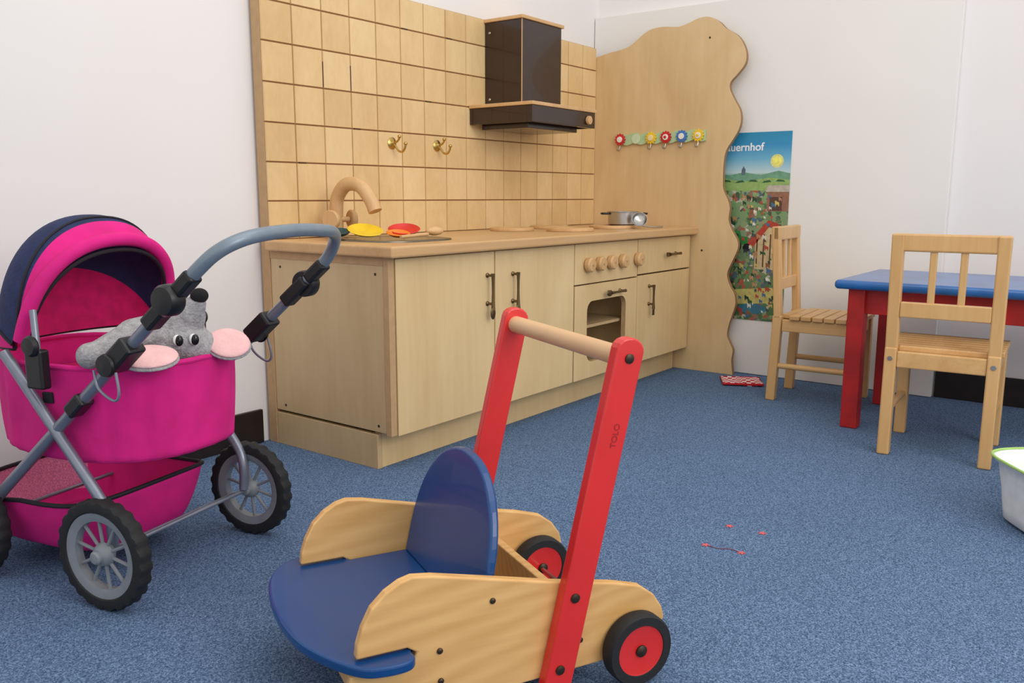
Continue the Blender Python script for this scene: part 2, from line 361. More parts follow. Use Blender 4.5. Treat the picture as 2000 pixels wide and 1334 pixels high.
# ---------------- range hood
group('range_hood',(2.63,Yb,1.0))
YB=Yb-.0055
def hb(n,x0,x1,y0,y1,z0,z1): return box(n,x0,x1,y0,y1,z0,z1,darkbr,0.0015)
hb('chimney',2.514,2.76,YB-.164,YB,1.034,1.325)
box('chimney_cap',2.506,2.768,YB-.172,YB,1.325,1.337,toywood,0.002)
box('chimney_corner_trim',2.5125,2.516,YB-.1655,YB-.1625,1.036,1.325,plyedge,0.0005)
hb('base_front',2.425,2.827,YB-.274,YB-.258,.966,1.022); hb('base_left',2.425,2.441,YB-.258,YB,.966,1.022); hb('base_right',2.811,2.827,YB-.258,YB,.966,1.022)
box('base_top',2.420,2.832,YB-.279,YB,1.022,1.034,toywood,0.002)
hb('filter_box',2.47,2.78,YB-.225,YB-.02,.950,1.021)
lathe('hood_knob',[(0,0),(.014,0),(.016,.003),(.015,.012),(0,.014)],(2.775,YB-.274,.993),(0,-1,0),toywood,24)
for i,z in enumerate((1.06,1.29)): lathe('hood_screw_%d'%(i+1),[(0,0),(.005,0),(.004,.0015),(0,.0015)],(2.514,YB-.02,z),(-1,0,0),steel,12)

for x,z in ((2.033,.884),(2.249,.886)):
    group('brass_wall_hook',(x,Yb,z))
    y=Yb-.0052
    lathe('rosette',[(0,0),(.019,0),(.019,.002),(.014,.005),(.008,.007),(.005,.012),(0,.013)],(x,y,z),(0,-1,0),brass,28)
    tube('lower_hook',spline([(x,y-.010,z-.004),(x,y-.020,z-.014),(x,y-.032,z-.026),(x,y-.048,z-.027),(x,y-.058,z-.016),(x,y-.061,z-.006)],5),.0036,brass,10)
    ell('lower_ball',(x,y-.061,z-.003),(.006,.006,.006),brass)
    tube('upper_hook',spline([(x,y-.010,z+.002),(x,y-.022,z+.004),(x,y-.030,z+.010),(x,y-.034,z+.016)],5),.0034,brass,10)
    ell('upper_ball',(x,y-.034,z+.020),(.006,.006,.006),brass)

group('toy_faucet',(1.73,1.95,Zc))
fx,fy=1.728,1.948
lathe('base',[(0,0),(.034,0),(.034,.012),(.024,.02),(0,.02)],(fx,fy,Zc+.0005),(0,0,1),toywood,28)
tube('arch',spline([(fx,fy,Zc+.015),(fx,fy,Zc+.075),(fx,fy-.008,Zc+.120),(fx,fy-.045,Zc+.154),(fx+.005,fy-.095,Zc+.152),(fx+.01,fy-.132,Zc+.115),(fx+.012,fy-.150,Zc+.080)],6),.020,toywood,18)
for sgn in (-1,1):
    rod('valve_stem_%d'%(sgn+2),(fx,fy-.01,Zc+.055),(fx+sgn*.03,fy-.022,Zc+.055),.008,toywood)
    lathe('valve_knob_%d'%(sgn+2),[(0,-.008),(.025,-.008),(.028,-.005),(.028,.005),(.025,.008),(0,.008)],(fx+sgn*.040,fy-.022,Zc+.055),(sgn,-.3,0),toywood,28)
def dish(gn,c,r,h,mat,ax=(0,0,1)):
    group(gn,c); lathe('dish',[(0,.001),(r*.6,.001),(r*.75,.004),(r,h),(r-.003,h+.0015),(r*.72,.007),(r*.55,.004),(0,.004)],c,ax,mat,36)
dish('toy_plate',(1.700,1.800,Zc+.018),.050,.012,plain('toy_yellow',(240,200,40),.35),(-.15,-.30,1))
dish('toy_plate',(1.790,1.735,Zc+.018),.046,.014,plain('toy_red',(214,44,30),.35),(-.22,-.22,1))
dish('toy_bowl',(1.645,1.850,Zc+.014),.036,.012,plain('toy_teal',(30,70,72),.35),(-.15,-.15,1))
dish('toy_plate',(1.745,1.715,Zc+.012),.034,.010,plain('toy_orange',(238,130,30),.35),(-.12,-.2,1))
group('wooden_spoon',(1.80,1.68,Zc+.015))
tube('handle',[(1.70,1.66,Zc+.013),(1.80,1.652,Zc+.018)],.005,toywood,10); ell('bowl',(1.825,1.65,Zc+.026),(.030,.018,.013),toywood,Matrix.Rotation(-.1,3,'Z'))

# ---------------- pot
px,py=2.985,1.70
group('cooking_pot',(px,py,Zc+.012))
lathe('body',[(0,.0125),(.056,.0125),(.062,.016),(.063,.060),(.066,.062),(.066,.064),(.060,.064),(.060,.020),(0,.018)],(px,py,Zc),(0,0,1),steel,48)
for sg in (-1,1):
    d=Vector((.64,-.77,0))*sg; n2=Vector((.77,.64,0)); c=Vector((px,py,Zc+.056))
    tube('handle_%d'%(sg+2),spline([c+d*.062-n2*.018,c+d*.085-n2*.016,c+d*.088+n2*.0,c+d*.085+n2*.016,c+d*.062+n2*.018],5),.004,blackpl,10)
group('toy_ladle',(px-.03,py-.08,Zc))
lathe('cup',[(0,-.012),(.018,-.010),(.026,0),(.028,.008),(.0285,.008),(.027,-.001),(.018,-.008),(0,-.010)],(2.925,1.598,Zc+.034),(-.8,-.5,.45),steel,32)
tube('handle',spline([(2.935,1.588,Zc+.012),(2.98,1.565,Zc+.006),(3.03,1.555,Zc+.006)],4),.003,steel,8)

# ---------------- poster
group('farm_poster',(3.335,1.37,.6))
def postermat():
    m,nt,b=newmat('poster_print')
    tc=nt.nodes.new('ShaderNodeTexCoord'); sp=nt.nodes.new('ShaderNodeSeparateXYZ'); nt.links.new(tc.outputs['Object'],sp.inputs[0])
    mr=nt.nodes.new('ShaderNodeMapRange'); mr.inputs['From Min'].default_value=-.376; mr.inputs['From Max'].default_value=.365
    nt.links.new(sp.outputs['Z'],mr.inputs['Value'])
    rs=nt.nodes.new('ShaderNodeValToRGB'); cr=rs.color_ramp
    cr.elements[0].position=0; cr.elements[0].color=lin((70,110,70))
    cr.elements[1].position=1; cr.elements[1].color=lin((38,140,180))
    for p,c in ((.25,(106,140,90)),(.45,(130,150,115)),(.62,(120,155,105)),(.74,(150,180,125)),(.775,(130,165,150)),(.79,(190,215,218)),(.86,(110,180,212)),(.93,(50,145,195))):
        e=cr.elements.new(p); e.color=lin(c)
    nt.links.new(mr.outputs[0],rs.inputs['Fac'])
    v=nt.nodes.new('ShaderNodeTexVoronoi'); v.inputs['Scale'].default_value=60; nt.links.new(tc.outputs['Object'],v.inputs['Vector'])
    r2=nt.nodes.new('ShaderNodeValToRGB'); c2=r2.color_ramp; c2.interpolation='CONSTANT'
    sepc=nt.nodes.new('ShaderNodeSeparateColor'); nt.links.new(v.outputs['Color'],sepc.inputs[0]); nt.links.new(sepc.outputs[0],r2.inputs['Fac'])
    c2.elements[0].color=lin((80,120,75)); c2.elements[1].position=.9; c2.elements[1].color=lin((170,90,70))
    for p,c in ((.2,(135,155,110)),(.38,(80,105,115)),(.5,(190,184,165)),(.6,(110,140,90)),(.72,(140,112,92)),(.8,(70,90,70))):
        e=c2.elements.new(p); e.color=lin(c)
    n=nt.nodes.new('ShaderNodeTexNoise'); n.inputs['Scale'].default_value=30; nt.links.new(tc.outputs['Object'],n.inputs['Vector'])
    lt=nt.nodes.new('ShaderNodeMath'); lt.operation='LESS_THAN'; lt.inputs[1].default_value=.72; nt.links.new(mr.outputs[0],lt.inputs[0])
    gt=nt.nodes.new('ShaderNodeMath'); gt.operation='GREATER_THAN'; gt.inputs[1].default_value=.48; nt.links.new(n.outputs['Fac'],gt.inputs[0])
    ml=nt.nodes.new('ShaderNodeMath'); ml.operation='MULTIPLY'; nt.links.new(lt.outputs[0],ml.inputs[0]); nt.links.new(gt.outputs[0],ml.inputs[1])
    mx=nt.nodes.new('ShaderNodeMix'); mx.data_type='RGBA'; nt.links.new(ml.outputs[0],mx.inputs['Factor']); nt.links.new(rs.outputs['Color'],mx.inputs['A']); nt.links.new(r2.outputs['Color'],mx.inputs['B'])
    nt.links.new(mx.outputs['Result'],b.inputs['Base Color']); b.inputs['Roughness'].default_value=.35
    return m
box('sheet',3.3355,3.3365,1.174,1.565,.224,.965,postermat(),0)
def pp(nm,pts,col,d=3.3352): prism(nm,pts,d,3.3356,lambda a,b,dd:(dd,a,b),plain('print_%d_%d_%d'%col,col,.4,var=.15,nscale=60),0)
def disc(cy,cz,r,k=16,e=1): return [(cy+r*math.cos(2*math.pi*i/k),cz+r*e*math.sin(2*math.pi*i/k)) for i in range(k)]
pp('sun_glow',disc(1.228,.853,.026,24),(225,222,140),3.3353); pp('sun',disc(1.228,.853,.018,24),(250,240,120),3.3351)
pp('hill_1',[(1.565,.80),(1.5,.815),(1.42,.80),(1.36,.812),(1.29,.80),(1.22,.816),(1.174,.805),(1.174,.77),(1.565,.77)],(110,160,130),3.3353)
pp('hill_2',[(1.565,.775),(1.46,.79),(1.36,.775),(1.25,.79),(1.174,.78),(1.174,.74),(1.565,.74)],(146,178,104),3.33525)
for k in range(5): pp('hedge_%d'%k,[(1.45-.055*k,.775-.006*(k%2)),(1.44-.055*k,.783-.006*(k%2)),(1.42-.055*k,.781),(1.41-.055*k,.773)],(50,96,60),3.3351)
pp('church',[(1.37,.80),(1.37,.822),(1.362,.835),(1.354,.822),(1.354,.80)],(90,110,120))
pp('barn_wall',[(1.26,.66),(1.174,.66),(1.174,.74),(1.26,.74)],(150,104,84)); pp('barn_roof',[(1.268,.735),(1.174,.735),(1.174,.76),(1.26,.76)],(190,180,165),3.3350)
pp('barn_gate',[(1.25,.662),(1.20,.662),(1.20,.715),(1.25,.715)],(90,60,50),3.3350)
pp('red_house_wall',[(1.30,.43),(1.20,.43),(1.20,.57),(1.25,.60),(1.30,.57)],(204,184,140)); pp('red_house_roof',[(1.335,.53),(1.25,.625),(1.174,.60),(1.174,.575),(1.245,.60),(1.31,.515)],(180,64,50),3.3350)
for k in range(4): pp('timber_%d'%k,[(1.295-.027*k,.44),(1.289-.027*k,.44),(1.289-.027*k,.57),(1.295-.027*k,.57)],(110,70,44),3.3350)
pp('tractor_body',[(1.40,.525),(1.33,.525),(1.33,.555),(1.36,.56),(1.365,.58),(1.40,.58)],(50,130,64)); pp('tractor_wheel_1',disc(1.385,.52,.028,20),(30,30,34),3.3350); pp('tractor_hub_1',disc(1.385,.52,.014,16),(190,50,40),3.3349); pp('tractor_wheel_2',disc(1.335,.515,.016,16),(30,30,34),3.3350)
pp('pond',disc(1.30,.27,.06,24,.35),(60,120,140)); pp('field',[(1.42,.34),(1.22,.36),(1.20,.30),(1.42,.28)],(196,186,110))
for i in range(150):
    y=random.uniform(1.185,1.45); z=random.uniform(.235,.73); c=random.choice([(140,92,60),(225,222,210),(60,60,64),(180,74,60),(70,110,150),(206,186,100),(186,140,100),(50,96,60),(40,70,48),(60,80,80)])
    w=random.uniform(.004,.010); pp('figure_%d'%i,[(y-w,z),(y-w*.9,z+w),(y,z+w*1.2),(y+w*.4,z+w*1.7),(y+w,z+w*1.5),(y+w*.8,z+w*.4),(y+w*.7,z-w*.6),(y+w*.4,z-w*.6),(y+w*.3,z),(y-w*.5,z),(y-w*.6,z-w*.7),(y-w*.9,z-w*.7)],c,3.3348-random.random()*.0003)
def text(nm,body,size,M,mat,font_bold=.0,ext=.0003):
    cu=bpy.data.curves.new(nm,'FONT'); cu.body=body; cu.size=size; cu.extrude=ext; cu.offset=font_bold
    o=bpy.data.objects.new(nm,cu); scene.collection.objects.link(o); cu.materials.append(mat)
    bpy.context.view_layer.update(); dg=bpy.context.evaluated_depsgraph_get(); me=bpy.data.meshes.new_from_object(o.evaluated_get(dg)); bpy.data.objects.remove(o)
    o=bpy.data.objects.new(nm,me); scene.collection.objects.link(o); o.parent=CUR['e']; o.matrix_local=M; return o
M=Matrix(((0,0,-1,3.3350-3.335),(-1,0,0,1.463-1.37),(0,1,0,.895-.6),(0,0,0,1)))
text('title',"Bauernhof",.043,M,plain('print_white',(250,250,250),.4),.0007)

# ---------------- table & chairs
group('children_table',(2.95,.35,0))
tx0,tx1,ty0,ty1,tz=2.695,3.195,-.15,.795,.467
box('top',tx0,tx1,ty0,ty1,tz-.028,tz,bluetop,0.012,4)
box('apron_front',tx0+.055,tx0+.075,ty0+.06,ty1-.06,tz-.105,tz-.028,redtable); box('apron_back',tx1-.075,tx1-.055,ty0+.06,ty1-.06,tz-.105,tz-.028,redtable)
box('apron_left',tx0+.06,tx1-.06,ty1-.075,ty1-.055,tz-.105,tz-.028,redtable); box('apron_right',tx0+.06,tx1-.06,ty0+.055,ty0+.075,tz-.105,tz-.028,redtable)
for i,(x,y) in enumerate(((tx0+.035,ty1-.085),(tx1-.085,ty1-.085),(tx0+.035,ty0+.035),(tx1-.085,ty0+.035))):
    box('leg_%d'%(i+1),x,x+.05,y,y+.05,0,tz-.028,redtable,.004)
def chair(x,y,rot,w=.27,d=.29,h=.62,hs=.305):
    group('children_chair',(x,y,0),rot,world=False)
    t=.032
    for i,yy in enumerate((0,-(w-t))):
        beam('back_leg_%d'%(i+1),(t/2-.012,yy,0),(t/2,yy,hs),t,t,pine,up=(0,1,0),bevel=.004)
        beam('back_post_%d'%(i+1),(t/2,yy,hs-.01),(t/2-.022,yy,h),.026,t,pine,up=(0,1,0),bevel=.004)
        box('front_leg_%d'%(i+1),d-t,d,yy-t/2,yy+t/2,0,hs-.012,pine,.004)
        box('side_rail_%d'%(i+1),t,d-t,yy-.010,yy+.010,hs-.055,hs-.013,pineh,.003)
        rod('side_stretcher_%d'%(i+1),(t*.4,yy,.125),(d-t*.5,yy,.125),.010,pineh)
    y0,y1=-(w-t)+t/2,-t/2
    box('top_rail',-.013,.011,y0-t,y1+t,h-.048,h,pine,.005)
    box('mid_rail',-.006,.014,y0,y1,.392,.434,pine,.003)
    for k in (1,2):
        yy=y0+(y1-y0)*(k/3); beam('back_slat_%d'%k,(.004,yy,.42),(-.002,yy,h-.04),.012,.018,pine,up=(0,1,0),bevel=.003)
    box('rear_rail',.004,.024,y0,y1,hs-.055,hs-.010,pineh,.003); box('front_rail',d-t+.004,d-.008,y0,y1,hs-.055,hs-.013,pineh,.003)
    n=7
    for k in range(n):
        xa=.020+(d-.012)*k/n; xb=.020+(d-.012)*(k+1)/n-.004
        box('seat_slat_%d'%(k+1),xa,xb,-(w-t)-t/2-.004,t/2+.004,hs-.012,hs+.004,pineh,.003) if k>0 else box('seat_slat_1',xa+.006,xb,y0,y1,hs-.012,hs+.004,pineh,.003)
    for i,yy in enumerate((0,-(w-t))):
        lathe('bolt_%d'%(i+1),[(0,0),(.007,0),(.006,.002),(0,.002)],(-.002,yy,hs-.03),(-1,0,0),steel,14)
chair(2.512,.575,math.radians(4),w=.285,d=.29)
chair(3.185,1.085,math.radians(-87),w=.255,d=.285,h=.615)

# ---------------- misc floor
group('checkered_potholder',(3.16,1.26,0),math.radians(-62),world=False)
def checkm():
    m,nt,b=newmat('red_white_check'); tc=nt.nodes.new('ShaderNodeTexCoord'); mp=nt.nodes.new('ShaderNodeMapping'); mp.inputs['Scale'].default_value=(1,1,0); mp.inputs['Location'].default_value=(0,0,.005)
    c=nt.nodes.new('ShaderNodeTexChecker'); c.inputs['Scale'].default_value=62
    c.inputs['Color1'].default_value=lin((190,30,44)); c.inputs['Color2'].default_value=lin((240,225,225)); nt.links.new(tc.outputs['Object'],mp.inputs[0]); nt.links.new(mp.outputs[0],c.inputs['Vector']); nt.links.new(c.outputs['Color'],b.inputs['Base Color']); b.inputs['Roughness'].default_value=.9; return m
gridf('cloth',lambda u,v:((u-.5)*.15,(v-.5)*.13,.008+.005*math.sin(u*7)*math.cos(v*5)),20,16,checkm(),solid=.006)
tube('hem',spline([(-.075,-.065,.008),(.075,-.065,.008),(.075,.065,.008),(-.075,.065,.008)],1,True),.004,plain('red_hem',(196,28,40),.9),8,closed=True)
rv=[(1.730,.701),(1.734,.628),(1.601,.699),(1.608,.624)]
group('paper_confetti',(1.67,.66,0))
for i,(x,y) in enumerate(rv):
    prism('flower_bit_%d'%(i+1),[(x+(.0065+.003*math.cos(5*a))*math.cos(a),y+(.0065+.003*math.cos(5*a))*math.sin(a)) for a in [2*math.pi*k/30 for k in range(30)]],.0005,.0015,lambda a,b,d:(a,b,d),plain('confetti_red',(214,100,104),.8),0)
tube('thread',spline([(1.601,.699,.001),(1.600,.67,.001),(1.612,.65,.001),(1.608,.624,.001)],5),.0007,plain('thread_red',(130,60,80),.8),6)

group('white_toy_box',(2.168,.056,0),math.radians(-53),world=False)
def bx(u,v,inner=False):
    a=2*math.pi*u; c,sn=math.cos(a),math.sin(a); e=2/4.5
    prof=[(0.001,.004),(.80,.004),(.84,.010),(.88,.075),(.93,.134),(.98,.142),(1.0,.147),(.97,.149),(.90,.136),(.84,.03),(0.001,.02)]
    t=v*(len(prof)-1); i=min(int(t+1e-6),len(prof)-2); q=t-i; r=prof[i][0]*(1-q)+prof[i+1][0]*q; z=prof[i][1]*(1-q)+prof[i+1][1]*q
    return (.19*r*math.copysign(abs(c)**e,c),.14*r*math.copysign(abs(sn)**e,sn),z)
gridf('tub',bx,64,31,white,closeu=True)
tube('rim_trim',[Vector(bx(k/64,.6))+Vector((0,0,.003)) for k in range(64)],.003,green,8,closed=True)

# ---------------- WAGON (s,l,z)
group('doll_push_walker',(1.063,.559,0),math.radians(153),world=False,flip=True)
AX=lambda a,b,d:(a,d,b)
up=[(.344,.123),(.357,.132),(.426,.132),(.424,.150),(.417,.172),(.404,.197),(.385,.215),(.365,.226),(.348,.230),(.320,.226),(.232,.204),(.137,.180),(.036,.158),(-.010,.144),(-.035,.125),(-.050,.103),(-.055,.085),(-.045,.060),(-.030,.048),(.0,.042),(.06,.038),(.40,.035),(.425,.045),(.437,.094),(.434,.110),(.42,.1125),(.35,.1125)]
prism('side_panel_near',up,.020,.035,AX,ash,.003,seg=3); prism('side_panel_far',up,.340,.355,AX,ash,.003,seg=3)
seat=[(.240,.036),(.349,.036)]+sp2([(.352,.018),(.352,.004),(.365,-.006),(.395,-.006),(.425,.006),(.457,.050),(.482,.11),(.492,.187),(.490,.265),(.476,.330),(.445,.374),(.405,.385),(.365,.383),(.352,.371),(.352,.357)],5,False)+[(.349,.339),(.240,.339)]
prism('seat',seat,.1135,.1285,lambda a,b,d:(a,b,d),bluep,.004,seg=3)
bk=[(.336,.1285),(.338,.175)]+[(.188+.150*math.copysign(abs(math.cos(math.pi*k/28))**.92,math.cos(math.pi*k/28)),.180+.155*math.sin(math.pi*k/28)**.95) for k in range(1,28)]+[(.038,.175),(.040,.1285)]
prism('backrest',bk,0,.014,lambda a,b,d:(.254-d-(b-.12)*.24,a,b),bluep,.004,seg=3)
box('cross_board',.108,.122,.0355,.3395,.045,.150,ash,.002); box('bottom_board',.05,.40,.0355,.3395,.045,.055,ash,.001); box('front_board',.405,.418,.0355,.3395,.045,.110,ash,.001)
pn=[(.142,.025),(.031,.508)]
def pole(nm,l0,l1):
    d=Vector((pn[1][0]-pn[0][0],pn[1][1]-pn[0][1])); d.normalize(); nn=Vector((d.y,-d.x)); w=.0225; a=Vector(pn[0]); b=Vector(pn[1])
    o=[a+nn*w,a-nn*w]
    for k in range(9):
        th=math.pi*k/8; o.append(b-nn*w*math.cos(th)+d*w*.8*math.sin(th))
    prism(nm,[(q.x,q.y) for q in o],l0,l1,AX,redp,.003,seg=3)
pole('pole_near',.000,.0195); pole('pole_far',.3555,.375)
rod('grip_dowel',(.034,.019,.497),(.034,.356,.497),.0145,dowel,24)
def bolt(nm,s_,z,l=-.0,d=(0,-1,0),r=.007): lathe(nm,[(0,0),(r,0),(r,.002),(r*.5,.0035),(0,.0035)],(s_,l,z),d,screwm,16)
bolt('bolt_1',.115,.160); bolt('bolt_2',.138,.056); bolt('bolt_3',.034,.497)
bolt('screw_1',.234,.173,.020,r=.0042);bolt('screw_2',.312,.118,.020,r=.0042);bolt('screw_3',.311,.074,.020,r=.0042);bolt('screw_4',.094,.082,.020,r=.0042)
def wwheel(nm,s_,l,R=.055,t=.026):
    lathe(nm+'_tyre',[(R*.70,t*.5),(R*.95,t*.5),(R,t*.32),(R,-t*.32),(R*.95,-t*.5),(R*.72,-t*.5),(R*.70,-t*.40)],(s_,l,R+.0005),(0,1,0),rubber,48)
    lathe(nm+'_disc',[(0,t*.42),(R*.71,t*.42),(R*.71,-t*.44),(R*.66,-t*.40),(0,-t*.40)],(s_,l,R+.0005),(0,1,0),redp,48)
    lathe(nm+'_cap',[(0,0),(.009,0),(.009,.003),(.004,.006),(0,.006)],(s_,l-t*.40,R+.0005),(0,-1,0),screwm,16)
wwheel('wheel_rear_near',.004,.005); wwheel('wheel_rear_far',.0,.322); wwheel('wheel_front_near',.375,.050); wwheel('wheel_front_far',.375,.322)
rod('rear_axle',(.003,.012,.0555),(.003,.33,.0555),.004,steel); rod('front_axle',(.375,.05,.0555),(.375,.33,.0555),.004,steel)
d=Vector((pn[1][0]-pn[0][0],0,pn[1][1]-pn[0][1])).normalized(); Zv=Vector((0,1,0)); Yv=Zv.cross(d); c=Vector((.060,.0002,.372))-Yv*.006
text('pole_mark',"TOLO",.013,Matrix(((d.x,Yv.x,Zv.x,c.x),(d.y,Yv.y,Zv.y,c.y),(d.z,Yv.z,Zv.z,c.z),(0,0,0,1))),plain('mark_dark',(164,32,30),.5),.0002)

# ---------------- PRAM (s,l,z)
PA=math.radians(103.6)
group('doll_pram',(.703,1.431,0),PA,world=False,flip=True)
W=.38
def pwheel(nm,s_,l,R=.1):
    c=(s_,l,R+.0005)
    def mod(k,j): return (.0025 if (k//2)%2 else -.001) if j in (3,4,6,7) else 0
    lathe(nm+'_tyre',[(.074,.008),(.080,.014),(.090,.015),(.096,.013),(.0985,.009),(.0995,0),(.0985,-.009),(.096,-.013),(.090,-.015),(.080,-.014),(.074,-.008),(.074,.008)],c,(0,1,0),rubber,96,mod=mod)
    lathe(nm+'_rim',[(.062,.008),(.070,.011),(.078,.012),(.080,.0),(.078,-.012),(.070,-.011),(.062,-.008),(.062,.008)],c,(0,1,0),greypl,48)
    lathe(nm+'_hub',[(0,.016),(.010,.016),(.018,.008),(.022,.0),(.018,-.010),(.012,-.014),(.012,-.020),(.009,-.023),(0,-.024)],c,(0,1,0),greypl,28)
    for k in range(10):
        a=2*math.pi*k/10+.2; p=Vector(c); q=Vector((math.cos(a),0,math.sin(a)))
        rod(nm+'_spoke_%d'%k,p+q*.015,p+q*.066,.0032,greypl,8)
FS=.34
for nm,s_,l in (('wheel_rn',-.01,0),('wheel_rf',-.01,W),('wheel_fn',FS,0),('wheel_ff',FS,W)): pwheel(nm,s_,l)
rod('axle_rear',(-.01,.02,.1),(-.01,W-.02,.1),.004,alu); rod('axle_front',(FS,.02,.1),(FS,W-.02,.1),.004,alu)
rod('basket_wire_1',(.03,.02,.085),(.03,W-.02,.085),.0025,alu)
for sd,l in ((1,.012),(-1,W-.018)):
    k='near' if sd==1 else 'far'
    P0=Vector((FS,l+sd*.006,.105)); P1=Vector((-.19 if sd==1 else -.183,l,.555 if sd==1 else .548))
    tube('pole_'+k,[P0,P1],.0105,alu,16)
    D=(P1-P0).normalized()
    tube('crossbar_'+k,spline([(.215,l,.440),(.10,l,.308),(.01,l,.203),(-.012,l+sd*.004,.16),(-.012,l+sd*.006,.105)],5),.0095,alu,16)
    def sleeve(nm,c,ln,w,m=blackpl): beam(nm,c-D*ln/2,c+D*ln/2,w,w*1.15,m,up=(0,1,0),bevel=.005)
    at=lambda s_:P0+(P1-P0)*((s_-P0.x)/(P1.x-P0.x))
    sleeve('joint_low_'+k,at(.04),.045,.026); sleeve('joint_mid_'+k,at(-.075),.065,.034)
    lathe('joint_mid_disc_'+k,[(0,0),(.020,0),(.018,.006),(0,.007)],at(-.055)-Vector((0,sd*.018,0)),(0,-sd,0),blackpl,20)
    sleeve('sleeve_hinge_'+k,at(-.165),.070,.026); sleeve('sleeve_hinge_top_'+k,P1+D*.040,.050,.024)
    lathe('hinge_dial_'+k,[(0,-.012),(.024,-.012),(.026,-.008),(.026,.010),(.022,.016),(.010,.018),(0,.018)],P1-Vector((0,sd*.006,0)),(0,-sd,0),blackpl,28)
    c=at(-.055)
    tube('wire_clip_'+k,spline([c+Vector((.03,-sd*.018,-.01)),c+Vector((.02,-sd*.020,-.04)),c+Vector((-.012,-sd*.020,-.058)),c+Vector((-.026,-sd*.020,-.046)),c+Vector((-.02,-sd*.018,-.01))],5),.0024,alu,8)
hp=[(-.19,.012,.555),(-.245,.012,.603),(-.278,.022,.632),(-.300,.052,.650),(-.310,.100,.658),(-.311,.185,.661),(-.306,.265,.657),(-.292,.312,.650),(-.268,.346,.630),(-.238,.362,.598),(-.183,.362,.548)]
tube('handle',spline(hp,6),.0115,handlegr,18)
def se(a,n):
    c,sn=math.cos(a),math.sin(a); return math.copysign(abs(c)**(2/n),c),math.copysign(abs(sn)**(2/n),sn)
TC=(.138,.190)
def tubf(u,v):
    a=2*math.pi*u; x,y=se(a,2.7)
    prof=[(.95,.246),(.972,.252),(.98,.29),(.99,.35),(1.0,.395),(1.008,.418)]
    t=v*(len(prof)-1); i=min(int(t+1e-6),len(prof)-2); q=t-i; r=prof[i][0]*(1-q)+prof[i+1][0]*q; z=prof[i][1]*(1-q)+prof[i+1][1]*q
    w=.0024*math.sin(a*17+v*5)*math.sin(v*math.pi)+.0012*math.sin(a*31)
    return (TC[0]+(.222*r+w)*x,TC[1]+(.158*r+w)*y,z+.006*x*x)
gridf('tub_cloth',tubf,96,26,mag,closeu=True,solid=.006)
gridf('tub_bottom',lambda u,v:(TC[0]+.208*v*se(2*math.pi*u,2.7)[0]*.99+1e-5*math.cos(6.28*u),TC[1]+.148*v*se(2*math.pi*u,2.7)[1]*.99+1e-5*math.sin(6.28*u),.250),64,6,magdk,closeu=True)
tube('tub_rim_hem',[Vector(tubf(k/96,1)) for k in range(96)],.0055,mag,10,closed=True)
tube('tub_low_piping',[Vector(tubf(k/96,.02)) for k in range(96)],.003,mag,8,closed=True)
gridf('bedding',lambda u,v:(TC[0]+.211*v*se(2*math.pi*u,2.7)[0]+1e-5*math.cos(6.28*u),TC[1]+.148*v*se(2*math.pi*u,2.7)[1]+1e-5*math.sin(6.28*u),.362+.006*math.sin(8*v*math.cos(6.28*u))),64,12,magdk,closeu=True)
box('tub_fastener_patch',.118,.142,.0235,.030,.352,.372,piping,.002)
def bask(u,v):
    a=2*math.pi*u; x,y=se(a,3.5)
    r=.72+.28*v**.7; z=.050+(.115-.045*max(0,x)*.5)*v**1.3 + .012*v*(math.cos(2*a))
    return (.235+.205*r*x,.19+.160*r*y,z)
gridf('basket_cloth',bask,80,14,[mag,meshpk],closeu=True,fmi=lambda u,v:1 if (math.cos(2*math.pi*u)>.75 and v>.3) else 0,solid=.002)
gridf('basket_floor',lambda u,v:(.235+.148*v*se(6.2832*u,3.5)[0]+1e-5*math.cos(6.28*u),.19+.115*v*se(6.2832*u,3.5)[1]+1e-5*math.sin(6.28*u),.051),48,4,mag,closeu=True)
tube('basket_piping',[Vector(bask(k/80,1)) for k in range(80)],.0045,piping,8,closed=True)
# hood
HC=(.192,.194,.440)
def hoodp(phi,th,off=0):
    p=math.radians(phi)
    A=.130;B=.236
    rho=1/math.sqrt((math.cos(p)/A)**2+(math.sin(p)/B)**2)-off
    lat=-math.cos(th); r=max(math.sin(th),0)**.72
    lw=(.172-off)*math.copysign(abs(lat)**.9,lat)
    return (HC[0]+rho*r*math.cos(p),HC[1]+lw,HC[2]+rho*r*math.sin(p)+.006)
PH=lambda u:-2+114*u
gridf('canopy_outer',lambda u,v:hoodp(PH(u),.04+v*(math.pi-.08)),60,40,[mag,navy],fmi=lambda u,v:(1 if .28<u<.87 else 0))
gridf('canopy_inner',lambda u,v:hoodp(PH(u),.04+v*(math.pi-.08),.010),60,40,[magdk,navy],fmi=lambda u,v:(1 if u>.46 else 0))
for i,ph in enumerate((-2,30,97)): tube('canopy_seam_%d'%(i+1),[Vector(hoodp(ph,.04+(math.pi-.08)*k/40,-.001 if i else .004)) for k in range(41)],.0045 if i==0 else .0025,piping,8)
tube('canopy_rim_pad',[Vector(hoodp(111,.03+(math.pi-.06)*k/48,.004)) for k in range(49)],.013,mag,12)
tube('canopy_rim_piping',[Vector(hoodp(113.5,.03+(math.pi-.06)*k/48,.017)) for k in range(49)],.004,piping,8)
for sd,l in ((1,-.004),(-1,W+.004)):
    k='near' if sd==1 else 'far'
    rod('canopy_strut_'+k,(.115,l+sd*.006,.445),(.135,l+sd*.020,.520),.006,alu,12)
    box('canopy_bracket_'+k,.095,.135,l-.006,l+.014 if sd==1 else l+.006,.385,.455,blackpl,.004)
    lathe('canopy_knob_'+k,[(0,0),(.017,0),(.019,.004),(.015,.010),(0,.011)],(.113,l-sd*.004,.462),(0,-sd,0),blackpl,20)

